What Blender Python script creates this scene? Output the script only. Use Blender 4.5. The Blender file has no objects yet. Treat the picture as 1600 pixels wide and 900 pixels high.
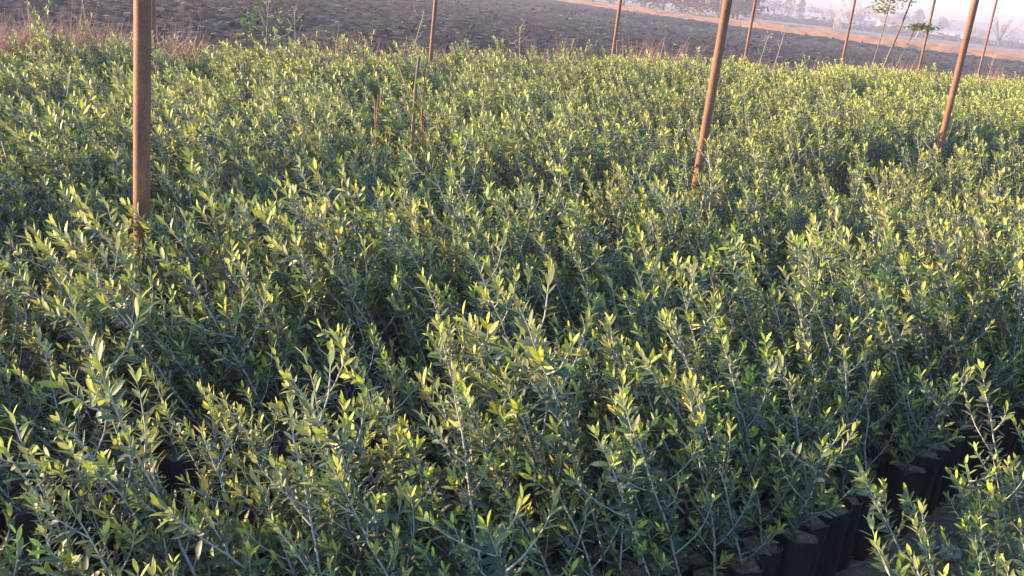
import bpy, math, random
import numpy as np
from mathutils import Vector, Matrix, noise

scene = bpy.context.scene
col = scene.collection
R = math.radians

# ------------------------------------------------------------------ camera
CAM_H = 1.6
PITCH, ROLL = R(17.22), R(6.73)
cam_data = bpy.data.cameras.new('camera')
cam_data.sensor_width = 36.0
cam_data.lens = 34.4
cam_data.clip_start = 0.05
cam_data.clip_end = 6000.0
cam = bpy.data.objects.new('camera', cam_data)
col.objects.link(cam)
_F = Vector((0, math.cos(PITCH), -math.sin(PITCH)))
_U = Vector((0, math.sin(PITCH), math.cos(PITCH)))
_Rt = Vector((1, 0, 0))
_X = math.cos(ROLL) * _Rt + math.sin(ROLL) * _U
_Y = -math.sin(ROLL) * _Rt + math.cos(ROLL) * _U
_m = Matrix((_X, _Y, -_F)).transposed().to_4x4()
_m.translation = Vector((0, 0, CAM_H))
cam.matrix_world = _m
scene.camera = cam

# ------------------------------------------------------------------ light
SUN_EL = R(10.0)
SUN_AZ = R(-86.0)           # clockwise from +Y: the sun stands to the left of the view
sun_dir = Vector((math.sin(SUN_AZ) * math.cos(SUN_EL), math.cos(SUN_AZ) * math.cos(SUN_EL), math.sin(SUN_EL)))
world = bpy.data.worlds.new('World')
scene.world = world
world.use_nodes = True
wn = world.node_tree
wn.nodes.clear()
w_out = wn.nodes.new('ShaderNodeOutputWorld')
w_bg = wn.nodes.new('ShaderNodeBackground')
w_sky = wn.nodes.new('ShaderNodeTexSky')
w_sky.sky_type = 'NISHITA'
w_sky.sun_disc = False
w_sky.sun_elevation = SUN_EL
w_sky.sun_rotation = SUN_AZ
w_sky.air_density = 1.3
w_sky.dust_density = 0.5
w_sky.ozone_density = 4.2
w_bg.inputs['Strength'].default_value = 0.15
wn.links.new(w_sky.outputs[0], w_bg.inputs[0])
wn.links.new(w_bg.outputs[0], w_out.inputs[0])
sun_data = bpy.data.lights.new('sun', 'SUN')
sun_data.energy = 4.6
sun_data.angle = R(0.6)
sun_data.color = (1.0, 0.73, 0.42)
sun = bpy.data.objects.new('sun', sun_data)
col.objects.link(sun)
sun.rotation_euler = sun_dir.to_track_quat('Z', 'Y').to_euler()
sun.location = sun_dir * 60

scene.view_settings.view_transform = 'Standard'
scene.view_settings.look = 'None'
scene.view_settings.gamma = 1.0
scene.view_settings.exposure = 2.45
scene.view_settings.use_curve_mapping = False
scene.render.engine = 'CYCLES'
scene.cycles.use_denoising = True
scene.cycles.max_bounces = 6
scene.cycles.diffuse_bounces = 3
scene.cycles.transmission_bounces = 3
scene.cycles.volume_bounces = 1
scene.cycles.sample_clamp_indirect = 6.0

# ------------------------------------------------------------------ helpers
ROW = R(45.5)                 # the beds run along u; n counts the metres across them
UX, UY = math.cos(ROW), math.sin(ROW)
NX, NY = -math.sin(ROW), math.cos(ROW)
def un(u, n, z=0.0):
    return Vector((u * UX + n * NX, u * UY + n * NY, z))
def polar(az_deg, r, z=0.0):
    a = R(az_deg)
    return Vector((math.sin(a) * r, math.cos(a) * r, z))

def tag(o, label=None, cat=None, group=None, kind=None):
    if label: o['label'] = label
    if cat: o['category'] = cat
    if group: o['group'] = group
    if kind: o['kind'] = kind
    return o
def mesh_of(name, verts, faces, mat, smooth=True, attrs=None):
    me = bpy.data.meshes.new(name)
    me.from_pydata([tuple(v) for v in verts], [], [tuple(f) for f in faces])
    if isinstance(mat, (list, tuple)):
        for m in mat: me.materials.append(m)
    else:
        me.materials.append(mat)
    if smooth:
        me.polygons.foreach_set('use_smooth', [True] * len(me.polygons))
    if attrs:
        for k, vals in attrs.items():
            a = me.attributes.new(k, 'FLOAT', 'POINT')
            a.data.foreach_set('value', np.asarray(vals, dtype=np.float32))
    me.update()
    return me
def link(name, data, parent=None, loc=None):
    o = bpy.data.objects.new(name, data)
    col.objects.link(o)
    if parent: o.parent = parent
    if loc is not None: o.location = loc
    return o
def empty(name, loc, rz=0.0):
    o = link(name, None, None, loc)
    o.empty_display_size = 0.1
    o.rotation_euler = (0, 0, rz)
    return o

class MB:
    """collects tubes, boxes and blades into one mesh"""
    def __init__(self):
        self.v, self.f, self.a = [], [], []
    def add(self, verts, faces, age=0.0):
        b = len(self.v)
        self.v += [tuple(x) for x in verts]
        self.f += [tuple(i + b for i in f) for f in faces]
        self.a += [age] * len(verts)
    def tube(self, pts, radii, sides=6, cap=True, age=0.0):
        pts = [Vector(p) for p in pts]
        vs, fs = [], []
        ref = Vector((0.31, 0.95, 0.05))
        for i, p in enumerate(pts):
            t = (pts[min(i + 1, len(pts) - 1)] - pts[max(i - 1, 0)]).normalized()
            a = t.cross(ref)
            if a.length < 1e-4: a = t.cross(Vector((1, 0, 0)))
            a.normalize()
            b = t.cross(a)
            for k in range(sides):
                w = 2 * math.pi * k / sides
                vs.append(p + (a * math.cos(w) + b * math.sin(w)) * radii[i])
        for i in range(len(pts) - 1):
            for k in range(sides):
                k2 = (k + 1) % sides
                fs.append((i * sides + k, i * sides + k2, (i + 1) * sides + k2, (i + 1) * sides + k))
        if cap:
            fs.append(tuple(reversed(range(sides))))
            fs.append(tuple(range((len(pts) - 1) * sides, len(pts) * sides)))
        self.add(vs, fs, age)
    def box(self, c, s, rz=0.0):
        c = Vector(c); hx, hy, hz = s[0] / 2, s[1] / 2, s[2] / 2
        M = Matrix.Rotation(rz, 3, 'Z')
        vs = [c + M @ Vector((x * hx, y * hy, z * hz)) for z in (-1, 1) for y in (-1, 1) for x in (-1, 1)]
        self.add(vs, [(0, 2, 3, 1), (4, 5, 7, 6), (0, 1, 5, 4), (2, 6, 7, 3), (0, 4, 6, 2), (1, 3, 7, 5)])
    def mesh(self, name, mat, smooth=True):
        return mesh_of(name, self.v, self.f, mat, smooth, {'age': self.a})

# ------------------------------------------------------------------ materials
def new_mat(name):
    m = bpy.data.materials.new(name)
    m.use_nodes = True
    nt = m.node_tree
    nt.nodes.clear()
    out = nt.nodes.new('ShaderNodeOutputMaterial')
    return m, nt, out
def nd(nt, kind, **kw):
    n = nt.nodes.new(kind)
    for k, v in kw.items():
        if k.startswith('i_'): n.inputs[k[2:].replace('_', ' ')].default_value = v
        else: setattr(n, k, v)
    return n
def ramp(nt, fac, stops):
    r = nt.nodes.new('ShaderNodeValToRGB')
    el = r.color_ramp.elements
    el[0].position, el[0].color = stops[0][0], (*stops[0][1], 1)
    el[1].position, el[1].color = stops[-1][0], (*stops[-1][1], 1)
    for p, c in stops[1:-1]:
        e = el.new(p); e.color = (*c, 1)
    nt.links.new(fac, r.inputs[0])
    return r.outputs[0]
def mixc(nt, fac, a, b, mode='MIX'):
    m = nt.nodes.new('ShaderNodeMix')
    m.data_type = 'RGBA'; m.blend_type = mode
    for sock, v in ((0, fac), (6, a), (7, b)):
        if isinstance(v, bpy.types.NodeSocket): nt.links.new(v, m.inputs[sock])
        elif isinstance(v, tuple): m.inputs[sock].default_value = (*v, 1) if len(v) == 3 else v
        else: m.inputs[sock].default_value = v
    return m.outputs[2]
def noise_tex(nt, scale, detail=4.0, rough=0.6, coord='Object', stretch=None):
    tc = nt.nodes.new('ShaderNodeTexCoord')
    src = tc.outputs[coord]
    if stretch:
        mp = nt.nodes.new('ShaderNodeMapping')
        mp.inputs['Scale'].default_value = stretch
        nt.links.new(src, mp.inputs[0]); src = mp.outputs[0]
    n = nt.nodes.new('ShaderNodeTexNoise')
    n.inputs['Scale'].default_value = scale
    n.inputs['Detail'].default_value = detail
    n.inputs['Roughness'].default_value = rough
    nt.links.new(src, n.inputs[0])
    return n.outputs[0]
def bump(nt, h, strength, dist, bsdf):
    b = nt.nodes.new('ShaderNodeBump')
    b.inputs['Strength'].default_value = strength
    b.inputs['Distance'].default_value = dist
    nt.links.new(h, b.inputs['Height'])
    nt.links.new(b.outputs[0], bsdf.inputs['Normal'])
def simple(name, stops, scale, rough=0.85, bump_s=0.0, bump_d=0.01, metallic=0.0, coord='Object', detail=5.0, stretch=None, spec=0.3):
    m, nt, out = new_mat(name)
    p = nd(nt, 'ShaderNodeBsdfPrincipled')
    p.inputs['Roughness'].default_value = rough
    p.inputs['Metallic'].default_value = metallic
    p.inputs['Specular IOR Level'].default_value = spec
    f = noise_tex(nt, scale, detail, 0.65, coord, stretch)
    nt.links.new(ramp(nt, f, stops), p.inputs['Base Color'])
    if bump_s: bump(nt, f, bump_s, bump_d, p)
    nt.links.new(p.outputs[0], out.inputs[0])
    return m

def leaf_material(name, old, mid, young, under, under_young, transl=0.3, rough=0.42):
    """two-faced leathery leaf: green above, silvery below; 'age' 0 = old leaf, 1 = fresh tip"""
    m, nt, out = new_mat(name)
    at = nd(nt, 'ShaderNodeAttribute', attribute_name='age')
    rv = nd(nt, 'ShaderNodeAttribute', attribute_name='rnd')
    oi = nd(nt, 'ShaderNodeObjectInfo')
    top = ramp(nt, at.outputs['Fac'], [(0.0, old), (0.45, mid), (1.0, young)])
    und = ramp(nt, at.outputs['Fac'], [(0.0, under), (1.0, under_young)])
    hs = nd(nt, 'ShaderNodeHueSaturation')
    mr = nd(nt, 'ShaderNodeMapRange'); mr.inputs[3].default_value = 0.68; mr.inputs[4].default_value = 1.38
    nt.links.new(rv.outputs['Fac'], mr.inputs[0]); nt.links.new(mr.outputs[0], hs.inputs['Value'])
    mr2 = nd(nt, 'ShaderNodeMapRange'); mr2.inputs[3].default_value = 0.478; mr2.inputs[4].default_value = 0.516
    nt.links.new(oi.outputs['Random'], mr2.inputs[0]); nt.links.new(mr2.outputs[0], hs.inputs['Hue'])
    geo = nd(nt, 'ShaderNodeNewGeometry')
    c = mixc(nt, geo.outputs['Backfacing'], top, und)
    nt.links.new(c, hs.inputs['Color'])
    p = nd(nt, 'ShaderNodeBsdfPrincipled')
    p.inputs['Roughness'].default_value = rough
    p.inputs['Specular IOR Level'].default_value = 0.35
    nt.links.new(hs.outputs[0], p.inputs['Base Color'])
    tl = nd(nt, 'ShaderNodeBsdfTranslucent')
    tcol = mixc(nt, 1.0, hs.outputs[0], (1.2, 1.25, 0.55), 'MULTIPLY')
    nt.links.new(tcol, tl.inputs['Color'])
    mx = nd(nt, 'ShaderNodeMixShader')
    mx.inputs[0].default_value = transl
    nt.links.new(p.outputs[0], mx.inputs[1]); nt.links.new(tl.outputs[0], mx.inputs[2])
    nt.links.new(mx.outputs[0], out.inputs[0])
    return m

M = {}
M['leaf'] = leaf_material('olive_leaf', (0.047, 0.071, 0.046), (0.086, 0.124, 0.048), (0.43, 0.45, 0.050),
                          (0.17, 0.175, 0.145), (0.40, 0.38, 0.16), transl=0.20, rough=0.50)
M['weedleaf'] = leaf_material('weed_leaf', (0.06, 0.11, 0.05), (0.13, 0.20, 0.04), (0.38, 0.36, 0.05), (0.10, 0.15, 0.08), (0.3, 0.3, 0.08), transl=0.4)
M['deadleaf'] = leaf_material('dead_leaf', (0.16, 0.11, 0.065), (0.2, 0.14, 0.08), (0.2, 0.14, 0.08), (0.2, 0.16, 0.12), (0.2, 0.16, 0.12), transl=0.1)
M['stem'] = simple('grey_bark', [(0.3, (0.20, 0.19, 0.17)), (0.7, (0.42, 0.40, 0.36))], 60, 0.8)
M['bag'] = simple('black_plastic', [(0.35, (0.010, 0.011, 0.014)), (0.62, (0.024, 0.025, 0.030)), (0.78, (0.060, 0.055, 0.050))], 26, 0.36, 0.7, 0.008, spec=0.5, stretch=(1, 1, 0.35))
M['mulch'] = simple('bag_soil', [(0.3, (0.07, 0.046, 0.028)), (0.52, (0.20, 0.125, 0.07)), (0.72, (0.36, 0.25, 0.15))], 90, 0.95, 0.8, 0.008)
M['soil'] = simple('earth', [(0.3, (0.045, 0.033, 0.025)), (0.55, (0.085, 0.063, 0.048)), (0.75, (0.14, 0.11, 0.085))], 14, 0.95, 0.8, 0.02, detail=9)
M['clod'] = simple('ploughed_earth', [(0.28, (0.016, 0.011, 0.010)), (0.5, (0.031, 0.021, 0.019)), (0.72, (0.058, 0.041, 0.036))], 2.2, 0.95, 0.6, 0.05, detail=10)
M['straw'] = simple('dry_straw', [(0.3, (0.22, 0.085, 0.036)), (0.5, (0.42, 0.165, 0.062)), (0.70, (0.56, 0.28, 0.11))], 3.5, 0.9, 0.3, 0.05, detail=8)
M['drypink'] = simple('dry_red_grass', [(0.3, (0.40, 0.20, 0.145)), (0.6, (0.55, 0.33, 0.24)), (0.75, (0.62, 0.47, 0.35))], 3.0, 0.9)
M['drystalk'] = simple('dry_stalk', [(0.3, (0.30, 0.23, 0.15)), (0.7, (0.50, 0.41, 0.29))], 20, 0.85)
M['redstem'] = simple('red_stem', [(0.3, (0.22, 0.06, 0.04)), (0.7, (0.38, 0.14, 0.08))], 20, 0.7)
M['stone'] = simple('pale_stone', [(0.3, (0.33, 0.30, 0.27)), (0.7, (0.55, 0.52, 0.48))], 25, 0.9, 0.4, 0.01)
M['bluebag'] = simple('far_crown', [(0.3, (0.045, 0.055, 0.05)), (0.7, (0.09, 0.10, 0.085))], 3, 0.9)
M['browncrown'] = simple('brown_crown', [(0.3, (0.085, 0.058, 0.036)), (0.7, (0.22, 0.15, 0.09))], 2, 0.9)
M['pinkcrown'] = simple('bare_twigs', [(0.3, (0.17, 0.11, 0.085)), (0.7, (0.29, 0.20, 0.155))], 2, 0.9)
M['stubble'] = simple('grey_stubble', [(0.3, (0.08, 0.066, 0.066)), (0.52, (0.16, 0.135, 0.125)), (0.72, (0.38, 0.32, 0.28))], 1.3, 0.9)
M['bark'] = simple('tree_bark', [(0.3, (0.09, 0.07, 0.055)), (0.7, (0.19, 0.15, 0.12))], 6, 0.9)
M['wall'] = simple('white_render', [(0.3, (0.58, 0.56, 0.52)), (0.7, (0.76, 0.74, 0.70))], 0.8, 0.85)
M['roofred'] = simple('red_roof', [(0.3, (0.24, 0.10, 0.065)), (0.7, (0.36, 0.17, 0.11))], 1.5, 0.85)
M['roofgrey'] = simple('grey_roof', [(0.3, (0.30, 0.32, 0.36)), (0.7, (0.42, 0.44, 0.48))], 1.5, 0.7)
M['pane'] = simple('window_glass', [(0.3, (0.03, 0.035, 0.045)), (0.7, (0.06, 0.065, 0.08))], 1.5, 0.15)
M['concrete'] = simple('pale_concrete', [(0.3, (0.42, 0.38, 0.34)), (0.7, (0.56, 0.52, 0.47))], 4, 0.85)
M['wire'] = simple('dark_wire', [(0.3, (0.03, 0.028, 0.026)), (0.7, (0.09, 0.08, 0.07))], 40, 0.6)
M['hill'] = simple('hill_scrub', [(0.3, (0.10, 0.10, 0.085)), (0.7, (0.17, 0.155, 0.125))], 0.02, 0.95)

def rust_material():
    m, nt, out = new_mat('rusty_steel')
    p = nd(nt, 'ShaderNodeBsdfPrincipled')
    f1 = noise_tex(nt, 14, 9, 0.75, stretch=(1, 1, 0.3))
    f2 = noise_tex(nt, 120, 5, 0.7)
    c1 = ramp(nt, f1, [(0.34, (0.060, 0.032, 0.027)), (0.44, (0.150, 0.064, 0.043)), (0.56, (0.205, 0.088, 0.054)), (0.68, (0.33, 0.165, 0.095))])
    c2 = ramp(nt, f2, [(0.35, (0.55, 0.52, 0.50)), (0.65, (1.15, 1.1, 1.05))])
    nt.links.new(mixc(nt, 0.8, c1, c2, 'MULTIPLY'), p.inputs['Base Color'])
    p.inputs['Roughness'].default_value = 0.68
    p.inputs['Specular IOR Level'].default_value = 0.4
    bump(nt, f2, 0.35, 0.002, p)
    nt.links.new(p.outputs[0], out.inputs[0])
    return m
M['rust'] = rust_material()

# ground: brown earth close by, dull stubble further off
def ground_material():
    m, nt, out = new_mat('ground_earth')
    p = nd(nt, 'ShaderNodeBsdfPrincipled')
    p.inputs['Roughness'].default_value = 0.95
    fine = noise_tex(nt, 16, 9, 0.7)
    big = noise_tex(nt, 0.05, 6, 0.6, stretch=(1, 3, 1))
    c1 = ramp(nt, fine, [(0.3, (0.085, 0.058, 0.040)), (0.52, (0.17, 0.12, 0.085)), (0.75, (0.30, 0.225, 0.16))])
    c2 = ramp(nt, big, [(0.35, (0.10, 0.080, 0.066)), (0.5, (0.17, 0.125, 0.092)), (0.65, (0.25, 0.17, 0.11))])
    tc = nd(nt, 'ShaderNodeTexCoord')
    ln = nd(nt, 'ShaderNodeVectorMath', operation='LENGTH')
    nt.links.new(tc.outputs['Object'], ln.inputs[0])
    mr = nd(nt, 'ShaderNodeMapRange'); mr.inputs[1].default_value = 30; mr.inputs[2].default_value = 80
    nt.links.new(ln.outputs['Value'], mr.inputs[0])
    nt.links.new(mixc(nt, mr.outputs[0], c1, c2), p.inputs['Base Color'])
    bump(nt, fine, 0.9, 0.02, p)
    nt.links.new(p.outputs[0], out.inputs[0])
    return m
M['ground'] = ground_material()

# ------------------------------------------------------------------ setting
def disc_sheet(name, radius, mat, z=0.0, rings=(0, 3, 8, 20, 60, 150, 400, 900), seg=64):
    vs, fs = [(0, 0, z)], []
    for r in rings[1:]:
        for k in range(seg):
            a = 2 * math.pi * k / seg
            vs.append((math.cos(a) * r, math.sin(a) * r, z))
    for k in range(seg):
        fs.append((0, 1 + k, 1 + (k + 1) % seg))
    for i in range(len(rings) - 2):
        b0, b1 = 1 + i * seg, 1 + (i + 1) * seg
        for k in range(seg):
            k2 = (k + 1) % seg
            fs.append((b0 + k, b1 + k, b1 + k2, b0 + k2))
    return link(name, mesh_of(name, vs, fs, mat))
tag(disc_sheet('ground', 900, M['ground']), kind='structure')

TAN_NEAR = [(-60, 190), (-20, 150), (1, 128), (10, 106), (20, 91), (30, 85), (42, 86), (80, 92), (140, 100)]
TAN_FAR = [(-60, 215), (-20, 185), (1, 175), (10, 160), (21, 140), (32, 140), (55, 150), (100, 165), (140, 180)]
def line_at(L, x):
    for (x0, y0), (x1, y1) in zip(L, L[1:]):
        if x0 <= x <= x1: return y0 + (y1 - y0) * (x - x0) / (x1 - x0)
    return L[0][1] if x < L[0][0] else L[-1][1]
def fbm(x, y, s, o=4):
    return noise.fractal(Vector((x * s, y * s, 3.7)), 0.9, 2.0, o)
FIELD_EDGE = 9.7
FURROW = R(-10)
def wedge_sheet(name, mat, az0, az1, naz, r0, r1, nr, height):
    vs, fs = [], []
    for i in range(nr):
        r = r0 * (r1 / r0) ** (i / (nr - 1))
        for j in range(naz):
            a = R(az0 + (az1 - az0) * j / (naz - 1))
            x, y = math.sin(a) * r, math.cos(a) * r
            vs.append((x, y, height(x, y)))
    for i in range(nr - 1):
        for j in range(naz - 1):
            k = i * naz + j
            fs.append((k, k + naz, k + naz + 1, k + 1))
    return link(name, mesh_of(name, vs, fs, mat))
def plough_z(x, y):
    n = x * NX + y * NY
    d = min(n - FIELD_EDGE, (line_at(TAN_NEAR, x) - y) * 0.5)
    if d < -0.6: return -0.3
    fur = math.sin((x * math.sin(FURROW) + y * math.cos(FURROW)) * 2 * math.pi / 0.62 + fbm(x, y, 0.3) * 2.0)
    z = 0.06 + 0.085 * fur + 0.06 * fbm(x, y, 2.3, 5) + 0.05 * fbm(x, y, 0.4)
    return max(z, -0.02) + 0.03 if d > 0 else z * max(0, 1 + d / 0.6) - 0.3 * min(1, -d / 0.6)
tag(wedge_sheet('ploughed_field', M['clod'], -42, 40, 430, 8.5, 135, 300, plough_z), kind='structure')
def tan_z(x, y):
    a, b = line_at(TAN_NEAR, x) + 3 * fbm(x, y, 0.15), line_at(TAN_FAR, x)
    d = min(y - a, b - y)
    if d < -2: return -0.4
    e = max(0.0, min(1.0, (d + 2) / 5))
    return -0.4 + e * (0.55 + 0.30 * fbm(x, y, 0.35, 5) + 0.18 * fbm(x, y, 0.06))
tag(wedge_sheet('dry_grass_strip', M['straw'], -14, 44, 260, 70, 230, 90, tan_z), kind='structure')

vs, fs = [], []
for j in range(120):
    az = -60 + j
    h = min(16.5, 6 + 10 * max(0.0, fbm(az * 0.075, 2.3, 1.0, 4) + 0.4))
    for r, z in ((690, -0.5), (760, h * 0.6), (820, h), (880, -0.5)):
        vs.append(polar(az, r, z))
for j in range(119):
    for k in range(3):
        a = j * 4 + k
        fs.append((a, a + 4, a + 5, a + 1))
tag(link('hills', mesh_of('hills', vs, fs, M['hill'])), kind='structure')

# ------------------------------------------------------------------ olive saplings
rng = random.Random(11)
# leaf template: base, three stations of three, tip; x across, y along, z up
LT = np.array([[0, 0, 0], [-.34, .16, .10], [0, .16, 0], [.34, .16, .10], [-.5, .46, .13], [0, .46, 0], [.5, .46, .13],
               [-.36, .76, .09], [0, .76, 0], [.36, .76, .09], [0, 1, 0]])
LF = [(0, 2, 1), (0, 3, 2), (1, 2, 5, 4), (2, 3, 6, 5), (4, 5, 8, 7), (5, 6, 9, 8), (7, 8, 10), (8, 9, 10)]
def leaf_verts(length, width, bend):
    v = LT.copy()
    t = v[:, 1].copy()
    v[:, 0] *= width
    v[:, 2] *= width
    v[:, 1] = length * (t - 0.12 * abs(bend) * t ** 2)
    v[:, 2] += -length * bend * t ** 2
    return v

def lean_path(rg, base, length, lean, steps=9, wob=0.012, az=None):
    """stem that starts upright and leans over towards -x (the light)"""
    a = math.pi + rg.gauss(0, 0.45) if az is None else az
    pts, p = [], Vector(base)
    for i in range(steps + 1):
        pts.append(p.copy())
        t = i / steps
        th = lean * (0.55 + 0.6 * t) * (1 - 0.25 * t * t)
        d = Vector((math.cos(a) * math.sin(th), math.sin(a) * math.sin(th), math.cos(th)))
        p = p + d * (length / steps) + Vector((rg.gauss(0, wob * .4), rg.gauss(0, wob * .4), 0))
    return pts
def at_path(pts, t):
    x = t * (len(pts) - 1)
    i = min(int(x), len(pts) - 2)
    return pts[i].lerp(pts[i + 1], x - i), (pts[i + 1] - pts[i]).normalized()

def shoot_leaves(rg, pts, length, t0, vigor, out, spacing=0.0150, scale=1.0):
    n = max(3, int(length * (1 - t0) / spacing))
    az = rg.random() * 6.28
    for k in range(n + 1):
        t = min(1.0, t0 + (1 - t0) * k / n)
        p, T = at_path(pts, min(t, 0.9999))
        ref = Vector((0, 0, 1)) if abs(T.z) < 0.9 else Vector((1, 0, 0))
        e1 = T.cross(ref).normalized(); e2 = T.cross(e1)
        left = (1 - t) * length                      # distance to the tip
        age = max(0.0, 1 - left / (0.098 * (0.6 + 0.8 * vigor)))
        az += math.pi / 2 + rg.gauss(0, 0.25)
        for s in (0, math.pi):
            if rg.random() < 0.06: continue
            a = az + s + rg.gauss(0, 0.15)
            A = e1 * math.cos(a) + e2 * math.sin(a)
            th = R(64 - 36 * age ** 0.9) + rg.gauss(0, 0.15)
            d = T * math.cos(th) + A * math.sin(th)
            d.z += rg.gauss(0.10, 0.16) - 0.12 * (1 - age)
            d.normalize()
            nr = T * math.sin(th) - A * math.cos(th)
            nr = (nr + Vector((rg.gauss(0, .22), rg.gauss(0, .22), rg.gauss(0.10, .2))))
            nr = (nr - d * nr.dot(d)).normalized()
            L = (0.0405 - 0.002 * age ** 2) * scale * rg.uniform(0.72, 1.18)
            if left < 0.010: L *= 0.8
            w = L * rg.uniform(0.27, 0.36)
            out.append((p + A * 0.0015, d, nr, L, w, rg.uniform(-0.08, 0.34) * (1 - 0.5 * age), min(1.0, age * rg.uniform(0.75, 1.1)), rg.random()))

def grow(seed, vigor=0.5, lean=None):
    """the tubes and leaves of one sapling, origin at the foot of its bag"""
    rg = random.Random(seed)
    H = rg.uniform(0.40, 0.62) * (0.88 + 0.3 * vigor)
    lean = R(rg.uniform(18, 46)) if lean is None else lean
    stem = lean_path(rg, (rg.gauss(0, .008), rg.gauss(0, .008), 0.208), H, lean)
    tubes = [(stem, [0.0036 * (1 - 0.70 * i / (len(stem) - 1)) + 0.0004 for i in range(len(stem))])]
    leaves = []
    shoot_leaves(rg, stem, H, 0.05, vigor, leaves)
    nb = rg.randint(8, 15)
    for b in range(nb):
        t = 0.06 + 0.82 * ((b + rg.random()) / nb) ** 1.25
        p, T = at_path(stem, t)
        az = rg.random() * 6.28
        L = (rg.uniform(0.10, 0.24) if rg.random() < 0.5 else rg.uniform(0.03, 0.08)) * (1.15 - 0.5 * t)
        th0 = R(rg.uniform(38, 62))
        pts, q = [p.copy()], p.copy()
        for i in range(5):
            th = th0 * (1 - 0.55 * i / 5)
            e = Vector((math.cos(az), math.sin(az), 0))
            d = (T * math.cos(th) + e * math.sin(th)).normalized()
            d = (d + Vector((rg.gauss(0, .06), rg.gauss(0, .06), 0.05 * i))).normalized()
            q = q + d * L / 5
            pts.append(q.copy())
        tubes.append((pts, [0.0019 * (1 - 0.6 * i / 5) + 0.0003 for i in range(6)]))
        shoot_leaves(rg, pts, L, 0.18, vigor * rg.uniform(0.5, 1.0), leaves, 0.0150, 0.88)
    return tubes, leaves

def leaves_mesh(name, leaves, mat):
    V, F, age, rnd = [], [], [], []
    for (p, d, nr, L, w, bend, ag, rd) in leaves:
        B = np.array([d.cross(nr), d, nr])
        v = leaf_verts(L, w, bend) @ B + np.array(p)
        b = len(V) * 11
        V.append(v); F += [tuple(i + b for i in f) for f in LF]
        age += [ag] * 11; rnd += [rd] * 11
    return mesh_of(name, np.concatenate(V), F, mat, True, {'age': age, 'rnd': rnd})
def stems_mesh(name, tubes, sides=5):
    mb = MB()
    for pts, rad in tubes: mb.tube(pts, rad, sides, cap=False)
    return mb.mesh(name, M['stem'])

def bag_mesh(seed):
    rg = random.Random(seed)
    seg, vs, fs = 18, [], []
    tilt = (rg.gauss(0, .03), rg.gauss(0, .03))
    hs = rg.uniform(.93, 1.06)
    levels = [(0.0, .050), (.004, .054), (.07, .0555), (.15, .0545), (.22, .055), (.262, .0545), (.282, .056), (.287, .0545), (.280, .0530), (.250, .0525)]
    ph = [rg.random() * 6.28 for _ in range(6)]
    for li, (z, r) in enumerate(levels):
        z *= 0.88 * hs
        for k in range(seg):
            a = 2 * math.pi * k / seg
            rr = r * (1 + 0.045 * math.sin(3 * a + ph[0] + z * 9) + 0.03 * math.sin(5 * a + ph[1] - z * 21) + 0.028 * math.sin(8 * a + ph[2] + z * 40))
            zz = z + (0.004 * math.sin(2 * a + ph[3]) + .003 * math.sin(5 * a + ph[4]) if 5 < li < 9 else 0)
            vs.append((math.cos(a) * rr + tilt[0] * z, math.sin(a) * rr + tilt[1] * z, zz))
    for i in range(len(levels) - 1):
        for k in range(seg):
            k2 = (k + 1) % seg
            fs.append((i * seg + k, i * seg + k2, (i + 1) * seg + k2, (i + 1) * seg + k))
    fs.append(tuple(reversed(range(seg))))
    bag = mesh_of('grow_bag', vs, fs, M['bag'])
    sv, sf = [(tilt[0] * .26, tilt[1] * .26, (.244 * hs))], []
    for ri, r in enumerate((.02, .038, .0525)):
        for k in range(12):
            a = 2 * math.pi * k / 12
            sv.append((math.cos(a) * r + tilt[0] * .26, math.sin(a) * r + tilt[1] * .26, .241 * hs + rg.gauss(0, .0035) - (.004 if ri == 2 else 0)))
    for k in range(12):
        sf.append((0, 1 + k, 1 + (k + 1) % 12))
        for ri in range(2):
            b = 1 + ri * 12
            sf.append((b + k, b + 12 + k, b + 12 + (k + 1) % 12, b + (k + 1) % 12))
    for _ in range(22):                                # crumbs of bark and straw lying on the soil
        a, r, c = rg.uniform(0, 6.28), rg.uniform(.012, .045), rg.uniform(0, 6.28)
        p = Vector((math.cos(a) * r + tilt[0] * .26, math.sin(a) * r + tilt[1] * .26, .244 * hs + .001))
        d = Vector((math.cos(c), math.sin(c), rg.uniform(-.2, .3))) * rg.uniform(.004, .010); e = Vector((-d.y, d.x, .003)) * .45
        b0 = len(sv); sv += [tuple(p - d), tuple(p + e), tuple(p + d), tuple(p - e), tuple(p + Vector((0, 0, .005)))]
        sf += [(b0, b0 + 1, b0 + 4), (b0 + 1, b0 + 2, b0 + 4), (b0 + 2, b0 + 3, b0 + 4), (b0 + 3, b0, b0 + 4)]
    soil = mesh_of('potting_soil', sv, sf, M['mulch'], False)
    return bag, soil

NVAR = 34
variants = []
for i in range(NVAR):
    vig = 0.05 + 0.95 * i / (NVAR - 1)
    tubes, leaves = grow(100 + i, vig)
    bag, soil = bag_mesh(300 + i)
    variants.append(dict(tubes=tubes, leaves=leaves, stem=stems_mesh('stem', tubes), foliage=leaves_mesh('foliage', leaves, M['leaf']), bag=bag, soil=soil))

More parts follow.
